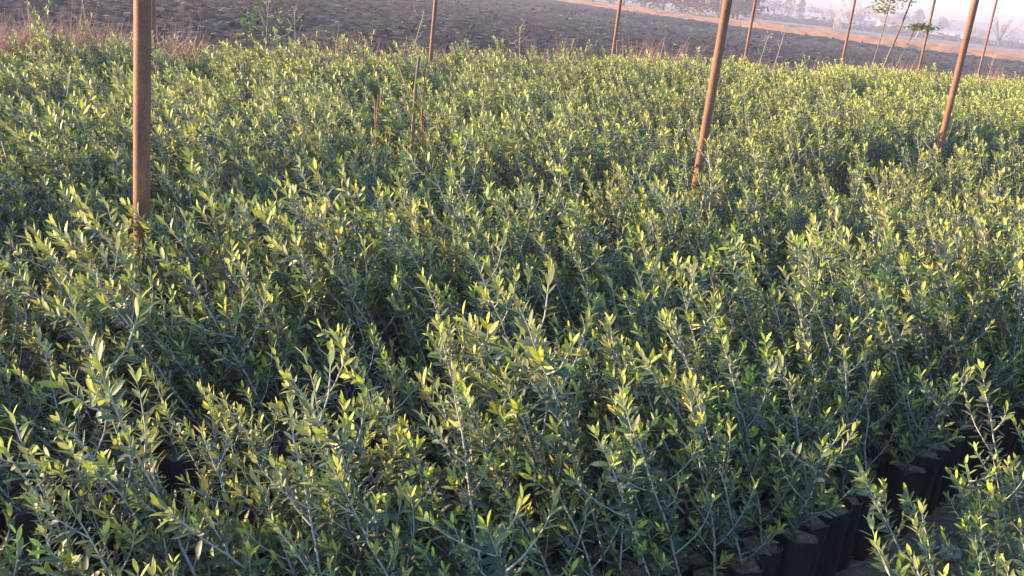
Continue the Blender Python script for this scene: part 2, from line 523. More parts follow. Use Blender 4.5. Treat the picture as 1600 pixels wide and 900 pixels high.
# beds run along u, parted by narrow gaps; spots in a honeycomb of touching bags
BEDS = [(-0.75, 0.64), (1.05, 1.84), (2.20, 3.06), (3.46, 4.48), (4.92, 5.90), (6.34, 7.32), (7.74, 9.12)]
HOLES = [((-0.80, 2.36), 0.10), ((-1.29, 3.12), 0.10), ((0.02, 2.25), 0.09), ((1.15, 3.72), 0.10), ((-0.3, 1.55), 0.07), ((-2.2, 4.3), .14), ((0.9, 6.6), .16)]
POSTS_NEAR = [un(u, 3.2) for u in (1.41, 4.65, 7.88)]
POSTS_FAR = [un(u, 9.0) for u in (4.07, 7.38, 10.59, 13.83, 16.98, 20.20, 23.29)]
spots = []
SP = 0.118
for bi, (n0, n1) in enumerate(BEDS):
    rows = int((n1 - n0) / (SP * 0.87))
    for r in range(rows + 1):
        n = n0 + 0.055 + r * SP * 0.87
        if n > n1: break
        u = -3.0 + (SP / 2 if r % 2 else 0)
        while u < 31:
            u += SP * rng.uniform(0.98, 1.06)
            p = un(u, n + rng.gauss(0, 0.008))
            if bi == 0 and (u < 1.2 + 0.2 * rng.random() or (n > 0.5 and u < 2.2)): continue
            if bi == 0 and u > 6: break
            if bi == 1 and r == 0 and u < 1.62: continue
            az = math.degrees(math.atan2(p.x, p.y))
            dist = p.length
            if p.y < 0.3 or abs(az) > 27.8 + 8 + 55 / (1 + dist): continue
            if any((p.xy - Vector(h)).length < rr for h, rr in HOLES): continue
            if any((p - q).length < 0.085 for q in POSTS_NEAR + POSTS_FAR): continue
            if rng.random() < 0.03: continue
            spots.append((p, bi, r, rows, u, n))

inv = cam.matrix_world.inverted()
LENS = 34.4 / 36.0
def project(p):
    q = inv @ p
    if q.z > -0.05: return None
    return (0.5 + LENS * q.x / -q.z, 0.5 - LENS * q.y / -q.z * 16 / 9)
plants = []
for (p, bi, r, rows, u, n) in spots:
    hgt = 0.95 + 0.25 * fbm(p.x, p.y, 0.75, 3) + rng.gauss(0, 0.08) + (0.14 if rng.random() < 0.08 else 0)
    if bi == 1: hgt *= 0.98 + 0.12 * max(0.0, min(1.0, (u - 1.8) / 1.6))
    if bi == 0: hgt *= 0.72 + 0.26 * max(0.0, min(1.0, (u - 1.8) / 1.2))
    if bi == 6: hgt *= 0.95 - 0.16 * max(0.0, (n - 8.5) / 0.65)
    rot = rng.gauss(0, 0.5)
    dull = max(max(0.0, min(1.0, (u - 5.0) / 6)) * max(0.0, min(1.0, (n - 2.4) / 1.6)), 0.7 * max(0.0, min(1.0, (n - 3.2) / 3.0)))
    var = min(NVAR - 1, int(NVAR * (rng.random() ** (0.75 if bi < 3 else 1.0) * (1 - 0.82 * dull)) ** (1 + 0.5 * dull)))
    if bi >= 2: hgt *= 0.92 + 0.08 * min(1.0, (n - BEDS[bi][0]) / 0.45)
    if bi == 2: hgt *= 1.10 if u < 2.3 else 0.93 if u > 6 else 1.0
    if bi > 2: hgt *= 1.03
    tilt = R(-9 + max(-14, min(14, 7 * p.x)))      # the left of the field leans further over
    c = project(p + Vector((-0.08, 0, 0.58)))
    vis = c is not None and -0.03 < c[0] < 1.03 and 0 < c[1] < 1.04
    plants.append(dict(p=p, bi=bi, row=r, rows=rows, u=u, n=n, s=hgt, rz=rot, var=var, tilt=tilt, c=c, vis=vis, d=(p + Vector((0, 0, .65 - CAM_H))).length))
near = sorted([q for q in plants if q['vis']], key=lambda q: q['d'])[:300]
for q in near: q['near'] = True

HEROES = [((.141, .672), 1.13, 'tall olive sapling with broad bright leaves, standing highest near the bottom left corner'),
          ((.60, .423), 1.1, 'tall sunlit olive sapling rising above its neighbours, below the central leaning post'),
          ((.755, .50), 1.1, 'tall sunlit olive sapling with a yellow top, right of centre in the first bed'),
          ((.44, .58), 1.1, 'tall bright-tipped olive sapling in the first bed, at the centre of the picture'),
          ((.455, .82), 1.04, 'olive sapling with a yellow-green tip, close to the bottom edge at centre'),
          ((.862, .865), 0.92, 'lone bright olive shoot standing on the path side of the near bed, bottom right')]
free = [q for q in near]
for (hx, hy), sc_, lab in HEROES:
    def gap(q):
        t = project(q['p'] + Vector((-0.22, 0, .28 + .46 * sc_)))
        return 9 if t is None or q.get('label') else (t[0] - hx) ** 2 + ((t[1] - hy) * .6) ** 2
    q = min(free, key=gap)
    q['s'] = sc_; q['label'] = lab
    q['var'] = max(range(NVAR), key=lambda k: len(variants[k]['leaves'])) if hx < .2 else q['var']
ORD = 'first second third fourth fifth sixth seventh eighth ninth tenth eleventh twelfth thirteenth fourteenth fifteenth sixteenth seventeenth eighteenth nineteenth twentieth'.split()
for bi_, row_, phrase in ((1, 0, 'front row beside the path'), (1, 1, 'second row back from the path'), (1, 2, 'third row back from the path')):
    line = sorted([q for q in near if q['bi'] == bi_ and q['row'] == row_], key=lambda q: -q['c'][0])
    for k, q in enumerate(line):
        if not q.get('label') and k < len(ORD):
            q['label'] = f'olive sapling, {ORD[k]} from the right in the {phrase}'
line = sorted([q for q in near if q['bi'] == 0 and not q.get('label')], key=lambda q: -q['c'][0])
for k, q in enumerate(line):
    if k < len(ORD): q['label'] = f'olive sapling, {ORD[k]} from the right edge in the near bed across the path'
def sapling_label(q):
    if q.get('label'): return q['label']
    x = q['c'][0]
    side = 'below the thick rusty post' if x < 0.24 else 'in the centre' if x < 0.55 else 'below the central leaning post' if x < 0.78 else 'towards the right edge'
    size = 'tall' if q['s'] > 1.07 else 'short' if q['s'] < 0.86 else 'medium-sized'
    if q['bi'] == 0: return 'small olive sapling in the near bed across the path, bottom right corner'
    if q['bi'] == 1: row = 'middle of the first bed' if q['row'] < 6 else 'back of the first bed'
    else: row = 'front of the second bed' if q['row'] < 4 else 'back of the second bed'
    tone = 'yellow-tipped' if q['var'] > 0.55 * NVAR else 'dull green'
    return f'{size} {tone} olive sapling, {row}, {side}'

# leaf meshes shared by the plants whose leaves can be told apart
LEAF_POOL = {}
def pooled_leaf(age, rnd, bend):
    k = (round(age * 4), int(rnd * 3.99), 0 if bend < 0.06 else 1 if bend < 0.18 else 2)
    if k not in LEAF_POOL:
        LEAF_POOL[k] = mesh_of('leaf', leaf_verts(1.0, 0.295, (0.0, 0.12, 0.24)[k[2]]), LF, M['leaf'], True, {'age': [k[0] / 4] * 11, 'rnd': [(k[1] + .5) / 4] * 11})
    return LEAF_POOL[k]

N_DETAIL = 18
for i, q in enumerate(near):
    v = variants[q['var']]
    root = empty('olive_sapling', q['p'], q['rz'])
    tag(root, sapling_label(q), 'sapling', 'young olive saplings in black grow bags')
    b = link('grow_bag', v['bag'], root)
    link('potting_soil', v['soil'], b)
    tf = (Matrix.Rotation(-q['rz'], 4, 'Z') @ Matrix.Translation((0, 0, .23)) @ Matrix.Rotation(q['tilt'], 4, 'Y') @ Matrix.Rotation(q['rz'], 4, 'Z')
          @ Matrix.Diagonal((q['s'], q['s'], q['s'], 1)) @ Matrix.Translation((0, 0, -.23)))
    if i >= N_DETAIL:
        for nm in ('stem', 'foliage'):
            o = link(nm, v[nm], root); o.matrix_local = tf
            if nm == 'foliage': o['kind'] = 'stuff'
    else:
        for k, (pts, rad) in enumerate(v['tubes']):
            mb = MB(); mb.tube(pts, rad, 6, cap=False)
            o = link('branch' if k else 'stem', mb.mesh('stem', M['stem']), root); o.matrix_local = tf
        for (p, d, nr, L, w, bend, ag, rd) in v['leaves']:
            o = link('leaf', pooled_leaf(ag, rd, bend), root)
            x = d.cross(nr) * (w / 0.295); y = d * L; z = nr * (w / 0.295)
            mm = Matrix(((x.x, y.x, z.x, p.x), (x.y, y.y, z.y, p.y), (x.z, y.z, z.z, p.z), (0, 0, 0, 1)))
            o.matrix_local = tf @ mm

# the rest of the nursery: one mass, instanced on its own points
def instancer(name, pts, attrs, sources, label=None, cat=None):
    me = bpy.data.meshes.new(name)
    me.from_pydata([tuple(p) for p in pts], [], [])
    for k, (ty, vals) in attrs.items():
        a = me.attributes.new(k, ty, 'POINT')
        a.data.foreach_set('vector' if ty == 'FLOAT_VECTOR' else 'value', np.asarray(vals, dtype=np.int32 if ty == 'INT' else np.float32).ravel())
    o = link(name, me)
    ng = bpy.data.node_groups.new(name, 'GeometryNodeTree')
    ng.interface.new_socket('Geometry', in_out='INPUT', socket_type='NodeSocketGeometry')
    ng.interface.new_socket('Geometry', in_out='OUTPUT', socket_type='NodeSocketGeometry')
    gi, go = ng.nodes.new('NodeGroupInput'), ng.nodes.new('NodeGroupOutput')
    jn = ng.nodes.new('GeometryNodeJoinGeometry')
    for s in sources:
        oi = ng.nodes.new('GeometryNodeObjectInfo')
        oi.inputs['Object'].default_value = s
        oi.inputs['As Instance'].default_value = True
        ng.links.new(oi.outputs['Geometry'], jn.inputs[0])
    ip = ng.nodes.new('GeometryNodeInstanceOnPoints')
    ip.inputs['Pick Instance'].default_value = True
    def attr(nm, ty):
        a = ng.nodes.new('GeometryNodeInputNamedAttribute')
        a.data_type = ty; a.inputs['Name'].default_value = nm
        return a.outputs['Attribute']
    e2r = ng.nodes.new('FunctionNodeEulerToRotation')
    ng.links.new(attr('rot', 'FLOAT_VECTOR'), e2r.inputs[0])
    ng.links.new(gi.outputs[0], ip.inputs['Points'])
    ng.links.new(jn.outputs[0], ip.inputs['Instance'])
    ng.links.new(attr('var', 'INT'), ip.inputs['Instance Index'])
    ng.links.new(e2r.outputs[0], ip.inputs['Rotation'])
    ng.links.new(attr('scl', 'FLOAT'), ip.inputs['Scale'])
    ng.links.new(ip.outputs[0], go.inputs[0])
    md = o.modifiers.new('scatter', 'NODES')
    md.node_group = ng
    tag(o, label, cat, kind='stuff')
    return o

def joined(name, meshes):
    mats, V, F, MI, AG, RN, off = [], [], [], [], [], [], 0
    for me in meshes:
        mats.append(me.materials[0])
        n = len(me.vertices)
        co = np.empty(n * 3, dtype=np.float32); me.vertices.foreach_get('co', co)
        V.append(co.reshape(-1, 3))
        for f in me.polygons: F.append([i + off for i in f.vertices]); MI.append(len(mats) - 1)
        for key, dst in (('age', AG), ('rnd', RN)):
            if key in me.attributes:
                a = np.empty(n, dtype=np.float32); me.attributes[key].data.foreach_get('value', a); dst.append(a)
            else: dst.append(np.zeros(n, dtype=np.float32))
        off += n
    me = mesh_of(name, np.concatenate(V), F, mats, True, {'age': np.concatenate(AG), 'rnd': np.concatenate(RN)})
    me.polygons.foreach_set('material_index', MI)
    return bpy.data.objects.new(name, me)
sources = [joined('sapling_source', [v['bag'], v['soil'], v['stem'], v['foliage']]) for v in variants]
rest = [q for q in plants if not q.get('near')]
instancer('olive_sapling_mass', [q['p'] for q in rest],
          {'rot': ('FLOAT_VECTOR', [(0.0, q['tilt'] * 0.8, q['rz']) for q in rest]), 'scl': ('FLOAT', [q['s'] for q in rest]), 'var': ('INT', [q['var'] for q in rest])},
          sources, 'dense mass of young olive saplings filling the beds behind the nearest rows', 'saplings')
print('plants', len(plants), 'near', len(near), 'max near dist', near[-1]['d'], 'leaves/plant', sum(len(v['leaves']) for v in variants) / NVAR)

# ------------------------------------------------------------------ rusty posts
def post(p, h, r, label, group, wire=False):
    root = empty('rusty_post', p)
    tag(root, label, 'post', group)
    mb = MB()
    zs = [0.0, 0.35, 0.8, 1.3, 1.8, 2.2, h]
    mb.tube([Vector((0.002 * math.sin(z * 5), 0.002 * math.cos(z * 4), z)) for z in zs], [r] * len(zs), 20)
    link('pipe', mb.mesh('pipe', M['rust']), root)
    rb = MB()
    rb.tube([(0, 0, h + .001), (0, 0, h + .012)], [r * 1.12, r * 1.12], 20)
    link('end_cap', rb.mesh('end_cap', M['rust']), root)
    wb = MB()
    pts = [Vector((math.cos(a) * (r + .002), math.sin(a) * (r + .002), h - .08 + .004 * a / 6.28)) for a in [k * 6.28 / 12 for k in range(25)]]
    wb.tube(pts, [.0018] * len(pts), 5)
    link('tie_wire', wb.mesh('tie_wire', M['wire']), root)
    if wire:
        hb = MB()
        pts = [Vector((r + .002, 0, h - .08)), Vector((r + .03, -.01, h - .25)), Vector((r + .05, -.012, 2.1)), Vector((r + .045, -.015, 1.95)), Vector((r + .056, -.015, 1.915)), Vector((r + .05, -.02, 1.885)), Vector((r + .043, -.014, 1.91))]
        hb.tube(pts, [.0035] * len(pts), 6)
        link('loose_wire', hb.mesh('loose_wire', M['wire']), root)
post(POSTS_NEAR[0], 2.7, .0275, 'thick rusty steel post nearest the camera, upright among the saplings', 'posts along the near row')
post(POSTS_NEAR[1], 2.7, .0255, 'orange rusty steel post leaning out of the saplings, middle one of the near row', 'posts along the near row')
post(POSTS_NEAR[2], 2.7, .0255, 'rusty steel post at the right of the near row with a wire hanging from it', 'posts along the near row', True)
FAR_LABELS = ['thin rusty post right behind the thick nearest post, at the far edge', 'lone thin dark post at the far edge, standing against bare ploughed soil left of centre',
              'thin rusty post at the far edge beside the pale rubble heap', 'thin dark post at the far edge just right of the central rusty post',
              'thin post at the far edge left of the slender young trees', 'thin dark post at the far edge right of the slender young trees', 'rightmost thin post of the far edge row']
for p, l in zip(POSTS_FAR, FAR_LABELS):
    post(p, 2.7, .0235, l, 'posts along the far edge')
# the overhead wire the posts carry, above the picture, with a cut string hanging into view
ow = empty('overhead_wire', POSTS_NEAR[0])
tag(ow, 'overhead wire strung between the near posts, its loose string hanging at the top right corner', 'wire')
wv = MB()
for k in range(3):
    a = un(1.41 + 3.235 * k, 3.2, 2.63) - POSTS_NEAR[0]; b = un(1.41 + 3.235 * (k + 1), 3.2, 2.63) - POSTS_NEAR[0]
    wv.tube([a.lerp(b, t / 8) - Vector((0, 0, .05 * 4 * (t / 8) * (1 - t / 8))) for t in range(9)], [.0016] * 9, 5)
link('cable', wv.mesh('cable', M['wire']), ow)
sv = MB()
s0 = un(9.72, 3.2, 2.59) - POSTS_NEAR[0]
sv.tube([s0, s0 + Vector((-.01, 0, -.3)), s0 + Vector((-.03, 0, -.55)), s0 + Vector((-.055, 0, -.72))], [.004, .004, .005, .003], 6)
link('hanging_string', sv.mesh('hanging_string', M['drystalk']), ow)

# ------------------------------------------------------------------ far edge: dry grass, stalks, weeds
rg = random.Random(5)
gb = MB()
def blade(mb, p, h, lean_a, lean, w, age=0.0):
    d = Vector((math.cos(lean_a), math.sin(lean_a), 0))
    s = Vector((-d.y, d.x, 0)) * w
    m1 = p + d * h * lean * 0.3 + Vector((0, 0, h * 0.55)); t = p + d * h * lean + Vector((0, 0, h * (1 - 0.3 * lean)))
    mb.add([p - s, p + s, m1 + s * .7, m1 - s * .7, t], [(0, 1, 2, 3), (3, 2, 4)], age)
def tuft_height(u):
    return 0.66 + 0.42 * max(0.0, fbm(u, 3.3, 0.55, 3) + 0.25)
for _ in range(12000):
    u = 1.0 + 28 * rg.random() ** 1.2
    n = 9.15 + abs(rg.gauss(0.0, 0.30))
    h = tuft_height(u) * rg.uniform(0.5, 1.25)
    if u < 4.6: h *= 1.06 + 0.35 * fbm(u, 1.7, 1.6, 2)
    blade(gb, un(u, n, 0), h, rg.uniform(0, 6.28), rg.uniform(0.05, 0.6), rg.uniform(.002, .0045))
for _ in range(2600):                                 # the taller reddish clumps at the left end
    u = rg.choice((2.75, 3.0, 3.05, 3.35, 3.75, 4.3)) + rg.gauss(0, .16)
    blade(gb, un(u, 9.1 + abs(rg.gauss(0, .2)), 0), rg.uniform(.6, 1.02), rg.uniform(0, 6.28), rg.uniform(.1, .8), rg.uniform(.002, .0045))
tag(link('dry_grass', gb.mesh('dry_grass', M['drypink'], False)), 'dry reddish grass fringe along the far edge of the beds', 'grass', kind='stuff')

def dry_stalk(u, n, h, lean_x, label, heads=5):
    root = empty('dry_stalk', un(u, n))
    tag(root, label, 'dry weed', 'dry weed stalks at the far edge')
    mb = MB()
    pts = [Vector((lean_x * t * h, 0.03 * math.sin(t * 4), t * h)) for t in (0, .3, .6, .85, 1)]
    mb.tube(pts, [.006, .0052, .0045, .0035, .0022], 5)
    for k in range(heads):
        p, T = at_path(pts, 0.62 + 0.38 * k / heads)
        a = rg.uniform(0, 6.28)
        e = Vector((math.cos(a), math.sin(a), rg.uniform(0.8, 1.6))).normalized()
        mb.tube([p, p + e * .06, p + e * .13 + Vector((0, 0, .02))], [.0026, .002, .0016], 4)
    link('stalk', mb.mesh('stalk', M['drystalk']), root)
    for k in range(heads):
        p, T = at_path(pts, 0.62 + 0.38 * k / heads)
        hb = MB()
        c = p + Vector((rg.gauss(0, .05), rg.gauss(0, .05), rg.uniform(.05, .13)))
        for _ in range(9):
            blade(hb, c, rg.uniform(.02, .05), rg.uniform(0, 6.28), rg.uniform(.2, 1.2), .005)
        link('seed_head', hb.mesh('seed_head', M['drystalk'], False), root)
for a in [(3.05, 9.1, 1.5, -.05, 'tall pale dry stalk above the reddish grass at the top left corner', 6),
          (3.35, 9.2, 1.35, .16, 'pale dry stalk leaning right in the reddish grass near the top left corner', 4),
          (3.62, 9.2, 1.45, -.12, 'dry stalk left of the thick post, leaning left over the reddish grass', 4),
          (5.22, 9.05, 1.22, .05, 'dry forked stalk with seed heads right of the broad-leaved weed', 9),
          (5.75, 9.2, 1.05, -.06, 'short dry stalk with a flower-like head against the ploughed soil', 7),
          (7.02, 9.15, 1.18, .22, 'bent dry stalk just left of the lone thin dark post', 3),
          (9.1, 9.2, 1.08, -.1, 'bushy dry stalk on the far edge between the two left thin posts', 9),
          (14.5, 9.25, 1.25, .12, 'dry stalk in the tan weeds right of the central rusty post', 7),
          (15.1, 9.3, 1.45, .1, 'tall thin dry stalk in the tan weeds before the stubble strip', 3),
          (24.6, 9.3, 1.3, .05, 'dry stalk with a white head at the right end of the far edge', 6)]:
    dry_stalk(*a)

def weed(name, label, loc, h, nl, size, seed, stem_mat, ages):
    r2 = random.Random(seed)
    root = empty(name, loc)
    tag(root, label, 'weed')
    pts = [Vector((.05 * math.sin(t * 3 + seed), .04 * math.cos(t * 2.2), t * h)) for t in (0, .25, .5, .75, 1)]
    mb = MB(); mb.tube(pts, [.008, .007, .006, .005, .003], 6)
    for k in range(4):
        p, T = at_path(pts, .35 + .15 * k); a = r2.uniform(0, 6.28)
        mb.tube([p, p + Vector((math.cos(a) * .1, math.sin(a) * .1, .08)), p + Vector((math.cos(a) * .16, math.sin(a) * .16, .2))], [.004, .003, .002], 5)
    link('stem', mb.mesh('stem', stem_mat), root)
    for k in range(nl):
        p, T = at_path(pts, r2.uniform(.3, .99)); a = r2.uniform(0, 6.28)
        d = Vector((math.cos(a), math.sin(a), r2.uniform(-.35, .7))).normalized()
        nr = Vector((r2.gauss(0, .3), r2.gauss(0, .3), 1)); nr = (nr - d * nr.dot(d)).normalized()
        L = size * r2.uniform(.5, 1.2)
        lv = [(p + d * .05, d, nr, L, L * r2.uniform(.4, .62), r2.uniform(.05, .35), r2.uniform(*ages), r2.random())]
        link('leaf', leaves_mesh('leaf', lv, M['weedleaf']), root)
    return root
weed('broadleaf_weed', 'tall bushy green weed with dark leaves at the far edge right of the thick post', un(4.93, 8.75), 1.28, 60, .10, 3, M['weedleaf'], (0., .7))
weed('broadleaf_weed', 'slim green weed with pale yellow leaves beside the broad-leaved one', un(5.2, 8.6), 1.18, 40, .08, 8, M['weedleaf'], (.3, 1.))

# stake with a red-stemmed weed climbing it, in the middle of the beds
st = un(3.44, 4.30)
mb = MB()
mb.tube([(0, 0, 0), (.004, 0, .5), (-.002, .003, 1.0), (.003, 0, 1.16)], [.011, .0105, .010, .009], 8)
sk = empty('wooden_stake', st); tag(sk, 'thin brown wooden stake sticking out of the saplings, centre left', 'stake')
link('stick', mb.mesh('stick', M['bark']), sk)
weed('climbing_weed', 'red-stemmed weed with yellow-green leaves hanging on the wooden stake', st + Vector((.09, .02, 0)), 1.13, 34, .075, 21, M['redstem'], (.6, 1.))
weed('red_stemmed_weed', 'low red-stemmed weed with yellow leaves left of the wooden stake', st + Vector((-.16, -.05, 0)), .90, 30, .07, 33, M['redstem'], (.6, 1.))

# ------------------------------------------------------------------ ploughed soil: clods, straw, stones
def rock_mesh(name, seed, mat, flat=0.7, sub=1):
    import bmesh
    bm = bmesh.new()
    bmesh.ops.create_icosphere(bm, subdivisions=sub + 1, radius=1.0)
    for v in bm.verts:
        k = 1 + 0.45 * noise.noise(v.co * 1.3 + Vector((seed * 7.1, seed, 0)))
        v.co = Vector((v.co.x * k, v.co.y * k * .85, v.co.z * k * flat))
    me = bpy.data.meshes.new(name); bm.to_mesh(me); bm.free()
    me.materials.append(mat)
    return me
clods = [bpy.data.objects.new('clod_source', rock_mesh('clod', i, M['clod'], .65)) for i in range(6)]
pts, rot, scl, var = [], [], [], []
while len(pts) < 4500:
    az, r = rg.uniform(-34, 34), 9.5 * (95 / 9.5) ** rg.random()
    p = polar(az, r)
    if p.x * NX + p.y * NY < FIELD_EDGE or p.y > line_at(TAN_NEAR, p.x): continue
    s = .014 + .05 * rg.random() ** 2.2 + (.03 if rg.random() < .02 else 0)
    p.z = plough_z(p.x, p.y) + s * .2
    pts.append(p); rot.append((rg.uniform(-.4, .4), rg.uniform(-.4, .4), rg.uniform(0, 6.28))); scl.append(s * (1 + r / 60)); var.append(rg.randrange(6))
instancer('soil_clods', pts, {'rot': ('FLOAT_VECTOR', rot), 'scl': ('FLOAT', scl), 'var': ('INT', var)}, clods, 'dark earth clods strewn over the ploughed field', 'clods')
sb = MB()
for _ in range(15000):
    az, r = rg.uniform(-32, 32), 10 * (70 / 10) ** rg.random()
    p = polar(az, r)
    if p.x * NX + p.y * NY < FIELD_EDGE or p.y > line_at(TAN_NEAR, p.x): continue
    p.z = plough_z(p.x, p.y) + .05
    a = -FURROW + rg.gauss(0, .35); L = rg.uniform(.02, .11) * (1 + r / 40); w = .003 * (1 + r / 30)
    d = Vector((math.cos(a), math.sin(a), rg.uniform(-.05, .35))) * L; s = Vector((0, .3, 1)).normalized() * w
    sb.add([p - s, p + d - s, p + d + s, p + s], [(0, 1, 2, 3)])
tag(link('straw_litter', sb.mesh('straw_litter', M['stubble'], False)), 'pale straw bits scattered on the ploughed field', 'straw', kind='stuff')
stones = [(u, n) for u, n in ((10.95, 9.9), (11.2, 10.3), (11.35, 9.8), (11.6, 10.1), (11.75, 9.75), (11.95, 10.4), (12.1, 9.9), (11.5, 10.6), (12.35, 10.0), (11.1, 10.7))]
for i, (u, n) in enumerate(stones):
    p = un(u, n); s = rg.uniform(.035, .085)
    p.z = max(0.02, plough_z(p.x, p.y)) + s * .35
    o = link('pale_stone', rock_mesh('pale_stone', 40 + i, M['stone'], .75), None, p)
    o.scale = (s, s, s); o.rotation_euler = (0, 0, rg.uniform(0, 6.28))
    tag(o, 'pale stone in the rubble heap on the ploughed soil, behind the far edge at centre', 'stone', 'pale stones of the rubble heap')

# path between the beds: stone and litter
o = link('pale_stone', rock_mesh('pale_stone', 77, M['stone'], .6, 2), None, un(3.05, 0.90, .018))
o.scale = (.045, .035, .035); tag(o, 'pale stone lying on the bare path beside the black bags', 'stone')
lb = MB()
for _ in range(900):
    p = un(rg.uniform(0.6, 6), rg.uniform(.45, 1.12), .006 + rg.random() * .012)
    a = rg.uniform(0, 6.28); L = rg.uniform(.015, .07)
    d = Vector((math.cos(a), math.sin(a), rg.uniform(-.1, .25))) * L
    lb.tube([p, p + d * .5 + Vector((0, 0, .003)), p + d], [.0014, .0013, .0008], 4)
tag(link('twig_litter', lb.mesh('twig_litter', M['drystalk'])), 'dry twigs littering the bare path between the beds', 'litter', kind='stuff')

fl = []
for _ in range(1000):
    p = un(rg.uniform(.8, 5), rg.uniform(.5, 1.1), .008 + rg.random() * .01)
    a = rg.uniform(0, 6.28); d = Vector((math.cos(a), math.sin(a), rg.uniform(-.05, .15))).normalized()
    nr = Vector((rg.gauss(0, .4), rg.gauss(0, .4), 1)); nr = (nr - d * nr.dot(d)).normalized()
    L = rg.uniform(.025, .045)
    fl.append((p, d, nr, L, L * .3, rg.uniform(-.2, .2), 0.0, rg.random()))
tag(link('fallen_leaves', leaves_mesh('fallen_leaves', fl, M['deadleaf'])), 'fallen brown leaves scattered on the bare path', 'leaves', kind='stuff')

# ------------------------------------------------------------------ slender young trees beyond the edge
def slender_tree(base, pts, r, clumps, label, seed):
    r2 = random.Random(seed)
    root = empty('young_tree', base)
    tag(root, label, 'tree', 'slender young trees at the far edge')
    mb = MB(); n = len(pts)
    mb.tube(pts, [r * (1 - .6 * i / (n - 1)) for i in range(n)], 7)
    lv = []
    for (c, sz, cnt) in clumps:
        c = Vector(c)
        start, _ = at_path([Vector(p) for p in pts], .86)
        mb.tube([start, (start + c) / 2 + Vector((0, 0, .05)), c], [r * .4, r * .3, r * .15], 5)
        for k in range(8):
            e = Vector((r2.gauss(0, sz[0] * .5), r2.gauss(0, sz[0] * .5), r2.gauss(0, sz[1] * .4)))
            mb.tube([c, c + e], [r * .15, r * .06], 4)
        for _ in range(int(cnt * 2.2)):
            p = c + Vector((r2.gauss(0, sz[0] * .55), r2.gauss(0, sz[0] * .55), r2.gauss(0, sz[1] * .9)))
            a = r2.uniform(0, 6.28)
            d = Vector((math.cos(a), math.sin(a), r2.uniform(-.5, .3))).normalized()
            nr = Vector((r2.gauss(0, .4), r2.gauss(0, .4), 1)); nr = (nr - d * nr.dot(d)).normalized()
            L = r2.uniform(.06, .12)
            lv.append((p, d, nr, L, L * .34, .1, r2.uniform(.3, .9), r2.random()))
    link('trunk', mb.mesh('trunk', M['bark']), root)
    o = link('crown', leaves_mesh('crown', lv, M['weedleaf']), root)
tb = un(19.3, 9.5)
slender_tree(tb, [(-.10, 0, 0), (-.06, 0, .8), (.0, 0, 1.5), (.03, 0, 2.2), (.04, 0, 2.5)], .016, [((-.02, 0, 2.15), (.26, .08), 90), ((.1, 0, 2.35), (.34, .10), 150), ((-.08, 0, 1.92), (.2, .05), 60)],
             'leftmost slender young tree with a flat leafy top at the far edge', 1)
slender_tree(tb + Vector((.05, -.05, 0)), [(0, 0, 0), (.10, 0, .8), (.26, 0, 1.6), (.36, 0, 2.2), (.42, 0, 2.6)], .028, [((.30, 0, 2.3), (.32, .10), 150), ((.5, 0, 2.5), (.4, .12), 150)],
             'thickest of the slender young trees, leaning right at the far edge', 2)
slender_tree(tb + Vector((.22, .05, 0)), [(0, 0, 0), (.14, 0, .5), (.28, 0, 1.1), (.42, 0, 1.6)], .015, [((.62, 0, 1.68), (.22, .05), 80), ((.42, 0, 1.66), (.18, .04), 50)],
             'shortest slender young tree with a small low leafy top at the far edge', 3)

